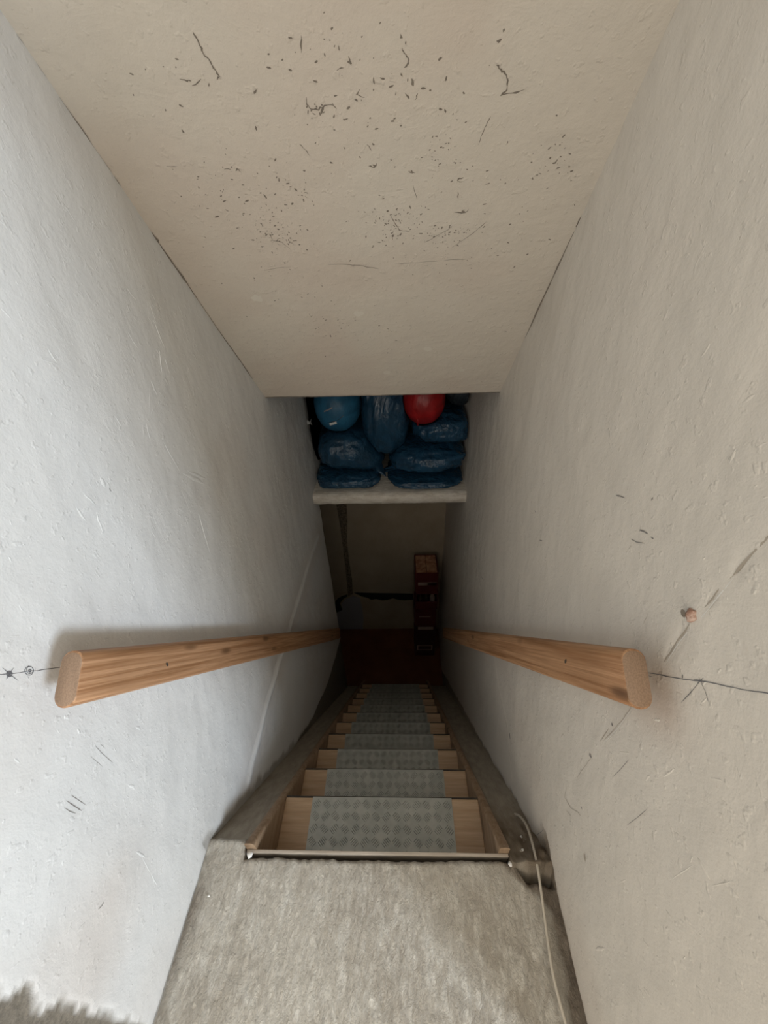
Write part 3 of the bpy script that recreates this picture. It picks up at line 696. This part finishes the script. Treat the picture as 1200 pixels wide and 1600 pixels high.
for x, y, r in ((604, 582, .016), (722, 578, .012), (402, 466, .018), (668, 545, .016), (560, 490, .016)):
    o = blob('filler_patch', sC, x, y, r, r*.8, 0, M['ceilpatch'] if 'ceilpatch' in M else M.setdefault('ceilpatch', N('ceiling_filler').done((.685, .63, .545), .85)), CL, .0006, 16)

# back wall of the lower room
def bpoly(name, pts, mat, off, thick=.004, parent=None):
    vs = [on_back(*p, off) for p in pts]; n = len(vs)
    vs += [v+Vector((0, thick, 0)) for v in vs]
    fs = [list(range(n))[::-1], list(range(n, 2*n))] + [[i, (i+1) % n, n+(i+1) % n, n+i] for i in range(n)]
    o = pd(name, vs, fs, mat, parent)
    bm = bmesh.new(); bm.from_mesh(o.data); bmesh.ops.recalc_face_normals(bm, faces=bm.faces); bm.to_mesh(o.data); bm.free(); return o
WB = bpy.data.objects['wall_back']
bpoly('plaster_strip', [(524, 780), (541, 780), (543, 815), (542, 845), (546, 880), (550, 905), (551, 928), (544, 932), (540, 890), (535, 850), (531, 820)], M['strip'], .004, .003, WB)
bpoly('damp_gap', [(553, 926), (600, 927), (646, 928), (646, 937), (632, 938), (622, 937), (614, 935), (606, 937), (598, 938), (588, 936), (580, 937), (574, 934), (565, 932)], M['tar'], .006, .004, WB)
bpoly('damp_gap', [(524, 940), (528, 935), (536, 931), (543, 929), (543, 932), (536, 936), (531, 943), (535, 953), (526, 957), (522, 950)], M['tar'], .006, .004, WB)
bpoly('pale_patch', [(526, 957), (535, 953), (533, 944), (540, 936), (552, 932), (562, 934), (566, 950), (568, 966), (567, 984), (528, 984)], M['patch'], .004, .003, WB)

# ------------------------------------------------------------------ cable
pts = [on_z(803, 1272, -.185), on_z(809, 1272, -.150), on_z(818, 1280, -.095), on_z(826, 1296, -.035), on_z(834, 1325, .014), on_z(841, 1358, .022), on_z(849, 1420, .012), (on_z(857, 1480, .012)), on_z(866, 1540, .012), on_z(886, 1605, .012), on_z(900, 1660, .012)]
cu_ = bpy.data.curves.new('cable', 'CURVE'); cu_.dimensions = '3D'; cu_.bevel_depth = .0036; cu_.bevel_resolution = 3; cu_.resolution_u = 8
spn = cu_.splines.new('NURBS'); spn.points.add(len(pts)-1); spn.use_endpoint_u = True; spn.order_u = 4
for p_, q in zip(spn.points, pts): p_.co = (*q, 1)
co = bpy.data.objects.new('cable', cu_); COL.objects.link(co)
bpy.context.view_layer.update(); dg = bpy.context.evaluated_depsgraph_get()
me = bpy.data.meshes.new_from_object(co.evaluated_get(dg)); bpy.data.objects.remove(co)
cable = link('cable', me, None, M['cable'], True); me.materials.clear(); me.materials.append(M['cable'])
tag(cable, 'thin cream electric cable running along the right edge of the concrete landing', 'cable')
e = pts[0]; bm = bmesh.new()
for dx, dy, dz in ((-.012, .004, -.012), (-.009, -.004, -.006), (-.014, .0, -.002)):
    d = Vector((dx, dy, dz)); m = d.to_track_quat('Z', 'Y').to_matrix().to_4x4(); m.translation = e+d/2
    bmesh.ops.create_cone(bm, cap_ends=True, segments=8, radius1=.0011, radius2=.0011, depth=d.length, matrix=m)
bmobj('wire_end', bm, M['white'], cable)

# ------------------------------------------------------------------ bags in the niche
LAID = []; LBV = []
def bag(name, pxs, zs, ys, mat, label, cat, group=None, ex=(2.4, 2.4), seed=0, wr=.10, pinch=None, folds=0, droop=0, tilt=0):
    ym = ys[0]*.75+ys[1]*.25
    xa, xb = on_y(pxs[0], 690, ym).x, on_y(pxs[1], 690, ym).x
    c = Vector(((xa+xb)/2, sum(ys)/2, sum(zs)/2)); r = ((xb-xa)/2, (ys[1]-ys[0])/2, (zs[1]-zs[0])/2)
    nu, nv = 72, 44; vs = []; rx, ry, rz = r; R2 = random.Random(seed)
    U = np.linspace(0, 2*math.pi, nu, endpoint=False); V = np.linspace(-math.pi/2, math.pi/2, nv)
    def sp_(a, e): return math.copysign(abs(a)**(2/e), a)
    uu, vv = np.meshgrid(U, V, indexing='ij')
    n1 = fbm(3+2.2*np.cos(uu)*np.cos(vv)+seed, 3+2.2*np.sin(vv)+1.4*np.sin(uu)*np.cos(vv), seed, 4)
    n2 = np.abs(fbm(9+7*np.cos(uu)*np.cos(vv)+seed, 9+5*np.sin(vv)+4*np.sin(uu)*np.cos(vv), seed+7, 3))
    for i in range(nu):
        for j in range(nv):
            cu1, su1, cv, sv = math.cos(U[i]), math.sin(U[i]), math.cos(V[j]), math.sin(V[j])
            x = sp_(cv, ex[1])*sp_(cu1, ex[0]); yy = sp_(cv, ex[1])*sp_(su1, ex[0]); z = sp_(sv, ex[1])
            k_ = 1+wr*1.6*n1[i, j]-wr*1.3*n2[i, j]
            if folds: k_ += .035*math.sin(x*folds*2+n1[i, j]*9)*(1-abs(z))
            p = Vector((x*rx, yy*ry, z*rz))*k_
            if pinch:            # pull to a corner
                for (qx, qz, s_) in pinch:
                    w = max(0, (x*qx+z*qz)/math.hypot(qx, qz)-.45); p += Vector((qx*rx, 0, qz*rz))*w*w*s_
            p.z -= droop*abs(x)*rz
            if tilt: p = Matrix.Rotation(tilt, 3, 'Y') @ p
            vs.append(p)
    fs = [(i*nv+j, ((i+1) % nu)*nv+j, ((i+1) % nu)*nv+j+1, i*nv+j+1) for i in range(nu) for j in range(nv-1)]
    fl = .050
    # sit on the slab: flatten anything below it
    vs = [Vector((v.x, v.y, max(v.z, fl-c.z+.0))) for v in vs]
    # settle against the bags already laid
    for (c2, r2, e2) in LAID:
        for i_, v_ in enumerate(vs):
            q = v_ + c - c2; a = [abs(q.x)/r2[0], abs(q.y)/r2[1], abs(q.z)/r2[2]]
            if max(a) > 1: continue
            f = ((a[0]**e2[0]+a[1]**e2[0])**(e2[1]/e2[0])+a[2]**e2[1])**(1/e2[1])
            if f < 1: vs[i_] = c2 + q/max(f, .05) - c
    for B_, c2 in LBV:
        for i_, v_ in enumerate(vs):
            h = B_.find_nearest(v_+c, .12)
            if h[0] is None: continue
            dlt = (v_+c-h[0]).dot(h[1])
            if dlt < .007: vs[i_] = h[0]+h[1]*.009-c
    LAID.append((c, tuple(q*1.03 for q in r), ex))
    # keep inside the niche walls
    vs = [Vector((min(max(v.x, XL+.02-c.x), xr(2.6)-.018-c.x), min(v.y, 3.42-c.y), v.z)) for v in vs]
    LBV.append((BVHTree.FromPolygons([(v+c)[:] for v in vs], fs), c))
    o = pd(name, vs, fs, mat, None, True); o.location = c
    return tag(o, label, cat, group)
sk = bag('stuff_sack', (495, 566), (.42, .77), (2.33, 2.68), M['sack'], 'round bright blue nylon sack with a small white tag', 'sack', ex=(2.1, 2.1), seed=9, wr=.04)
rd = bag('stuff_sack', (630, 695), (.475, .78), (2.31, 2.62), M['red'], 'round red nylon sack with a tied tip, top of the pile', 'sack', ex=(2.1, 2.1), seed=10, wr=.03, pinch=[(-.12, -1, .2)])
bag('bin_bag', (484, 592), (.048, .150), (2.295, 2.78), M['bag2'], 'flat blue plastic bag lying on the beam, bottom left of the pile', 'bag', ex=(4.2, 3.0), seed=1, wr=.10)
bag('bin_bag', (604, 728), (.048, .112), (2.295, 2.78), M['bag2'], 'thin flattened blue plastic bag under the bulging one, bottom right of the pile', 'bag', ex=(4.2, 3.0), seed=2, wr=.12)
bag('bin_bag', (494, 580), (.150, .44), (2.31, 2.80), M['bag'], 'dark blue plastic bag with a pinched right corner under the round blue sack', 'bag', ex=(3.2, 2.5), seed=3, wr=.11, pinch=[(1, -.5, 1.5)])
bag('bin_bag', (612, 734), (.138, .325), (2.30, 2.80), M['bag2'], 'long bulging blue plastic bag pinched at its left end, right side of the pile', 'bag', ex=(3.2, 2.6), seed=4, wr=.13, pinch=[(-1, -.6, .45)])
bag('bin_bag', (566, 641), (.235, .80), (2.34, 2.80), M['bag'], 'upright blue plastic bag with gathered folds between blue and red sacks', 'bag', ex=(2.8, 2.4), seed=5, wr=.12, folds=5, pinch=[(.0, -1, .15)])
bag('bin_bag', (643, 737), (.325, .53), (2.34, 2.80), M['bag2'], 'crinkled grey-blue plastic bag directly below the red sack', 'bag', ex=(3.2, 2.5), seed=6, wr=.13)
bag('bin_bag', (690, 736), (.535, .95), (2.42, 2.85), M['bagdark'], 'nearly black bag against the right wall beside the red sack', 'bag', ex=(3.2, 2.6), seed=7, wr=.08)
dk = bag('sports_bag', (477, 491), (.16, .90), (2.42, 2.80), M['bagdark'], 'dark bag squeezed against the left wall with a small white mark', 'bag', ex=(3, 2.6), seed=8, wr=.07)
bag('bin_bag', (508, 600), (.052, 1.0), (2.86, 3.30), M['bagdark'], 'added dark bag standing in for shade at the very back behind the round blue sack', 'bag', seed=15, ex=(4, 3.6), wr=.05)  # added behind the pile to keep the gaps dark
bag('bin_bag', (612, 712), (.052, 1.0), (2.88, 3.30), M['bagdark'], 'added dark bag standing in for shade at the very back behind the red sack', 'bag', seed=16, ex=(4, 3.6), wr=.05)
def snap_to(o, px, py, off=.002):
    me = o.data; loc = o.location
    bv = BVHTree.FromPolygons([(v.co+loc)[:] for v in me.vertices], [p.vertices[:] for p in me.polygons])
    h = bv.ray_cast(EYEP, ray(px, py).normalized()); return (h[0] or on_y(px, py, loc.y-.15)) - ray(px, py).normalized()*off - loc
def patch(name, o, pts, mat, off=.003):
    vs = [snap_to(o, *p, off) for p in pts]; return pd(name, vs, [list(range(len(vs)))], mat, o)
patch('tag', sk, [(514.5, 661.5), (525.5, 658.5), (526.5, 662), (515.5, 665)], M['white'], .006)
for a, b in (((506, 642), (511, 640)), ((511, 640.5), (515, 638)), ((515, 638.5), (519, 636))): 
    patch('logo_print', sk, [a, b, (b[0], b[1]+2.2), (a[0], a[1]+2.2)], M['print'], .004)
patch('wing_mark', dk, [(480, 656), (483.5, 659), (487, 653), (486, 659), (488, 665), (484, 662), (480, 664), (482, 660)], M['white'], .006)
# fold seam across the sack and tied tip of the red one
bm = bmesh.new(); p = [snap_to(sk, *q, .002) for q in ((502, 659), (512, 660), (522, 658.5), (530, 655), (537, 649))]; ribbon(bm, p, (0, -1, .4), .006, .4)
bmobj('fold_seam', bm, M['bagdark'], sk)
bm = bmesh.new(); bmesh.ops.create_cone(bm, cap_ends=True, segments=12, radius1=.018, radius2=.006, depth=.07, matrix=Matrix.Rotation(math.pi, 4, 'X'))
t = bmobj('tied_tip', bm, M['red'], rd, True); t.location = snap_to(rd, 653, 656, -.012)
tagp = patch('strap', rd, [(646, 640), (650, 640), (654, 655), (651, 655)], M['red'], .004)

# ------------------------------------------------------------------ stack of crates in the lower right corner
CX0, CX1, CY0, CY1, H5 = .150, .392, 3.03, 3.32, 1.41/5
def crate(i, label, kind):
    z0 = -2.83+H5*i; jx = (.0, .004, -.006, .004, -.004)[i]; x0, x1 = CX0+jx, CX1+jx; h = H5-.004; y0, y1 = CY0+jx, CY1+jx
    r = empty('crate', ((x0+x1)/2, (y0+y1)/2, z0)); tag(r, label, 'crate', 'crates stacked in the lower corner')
    L = lambda a, b: ((a[0]-r.location.x, a[1]-r.location.y, a[2]), (b[0]-r.location.x, b[1]-r.location.y, b[2]))
    m = {'red': M['crate'], 'dark': M['crate2'], 'carton': M['carton']}[kind]; t = .010
    for nm, a, b in (('base_panel', (x0, y0, 0), (x1, y1, t)), ('side_panel', (x0, y0, t), (x0+t, y1, h)), ('side_panel', (x1-t, y0, t), (x1, y1, h)), ('end_panel', (x0+t, y1-t, t), (x1-t, y1, h))):
        boxobj(nm, *L(a, b), m, r, .002)
    fx0, fx1 = x0+t, x1-t
    if i == 3:                                   # open front, bottle necks in view
        boxobj('front_panel', *L((fx0, y0, t), (fx1, y0+t, h*.40)), m, r, .002); boxobj('front_rail', *L((fx0, y0, h*.86), (fx1, y0+t, h)), m, r, .002)
        for q in range(3):
            bm = bmesh.new(); cx_ = fx0+.04+q*.068
            prof = [(0, .0), (.027, .0), (.028, .13), (.011, .185), (.010, .235), (.0, .235)]; n = 14; rg = []
            for rr, zz in prof: rg.append([bm.verts.new((rr*math.cos(6.2832*k_/n), rr*math.sin(6.2832*k_/n), zz)) for k_ in range(n)])
            for A, B in zip(rg[:-1], rg[1:]):
                for k_ in range(n): bm.faces.new((A[k_], A[(k_+1) % n], B[(k_+1) % n], B[k_]))
            bmesh.ops.remove_doubles(bm, verts=bm.verts, dist=1e-5)
            b = bmobj('bottle', bm, M['bottle'] if q != 2 else M['pale'], None, True); b.location = (cx_, y0+.055, z0+t+.001)
            tag(b, ('dark bottle at the left of the open crate second from the top', 'dark bottle in the middle of the open crate second from the top', 'pale bottle at the right of the open crate second from the top')[q], 'bottle', 'bottles in the open crate')
    else:
        boxobj('front_panel', *L((fx0, y0, t), (fx1, y0+t, h)), m, r, .002)
    if i == 4:
        for q in range(2): boxobj('lid_flap', *L((x0+.012+q*.11, y0+.014, h-.006), (x0+.118+q*.11, y1-.014, h+.001)), M['carton'], r, .001)
    prints = {4: [(.03, .10, .22, .045), (.13, .10, .2, .04)], 2: [(.05, .16, .13, .012)], 1: [(.03, .21, .18, .05)], 0: [(.03, .19, .18, .012), (.03, .11, .18, .012), (.03, .11, .012, .08), (.20, .11, .012, .09)], 3: []}[i]
    for (ax, az, w, hh) in prints:
        w = min(w, fx1-x0-ax-.006)
        boxobj('printed_label', *L((x0+ax, y0-.0012, az), (x0+ax+w, y0-.0002, az+hh)), M['pale'], r)
crate(0, 'dark red crate with pale lines on the cellar floor, lowest of the stack', 'dark')
crate(1, 'dark crate with one pale printed band, second from the bottom of the stack', 'dark')
crate(2, 'plain red crate in the middle of the stack', 'red')
crate(3, 'dark red crate with open front and bottle necks, second from the top', 'red')
crate(4, 'red-fronted crate with a brown lid, topmost of the stack', 'red')
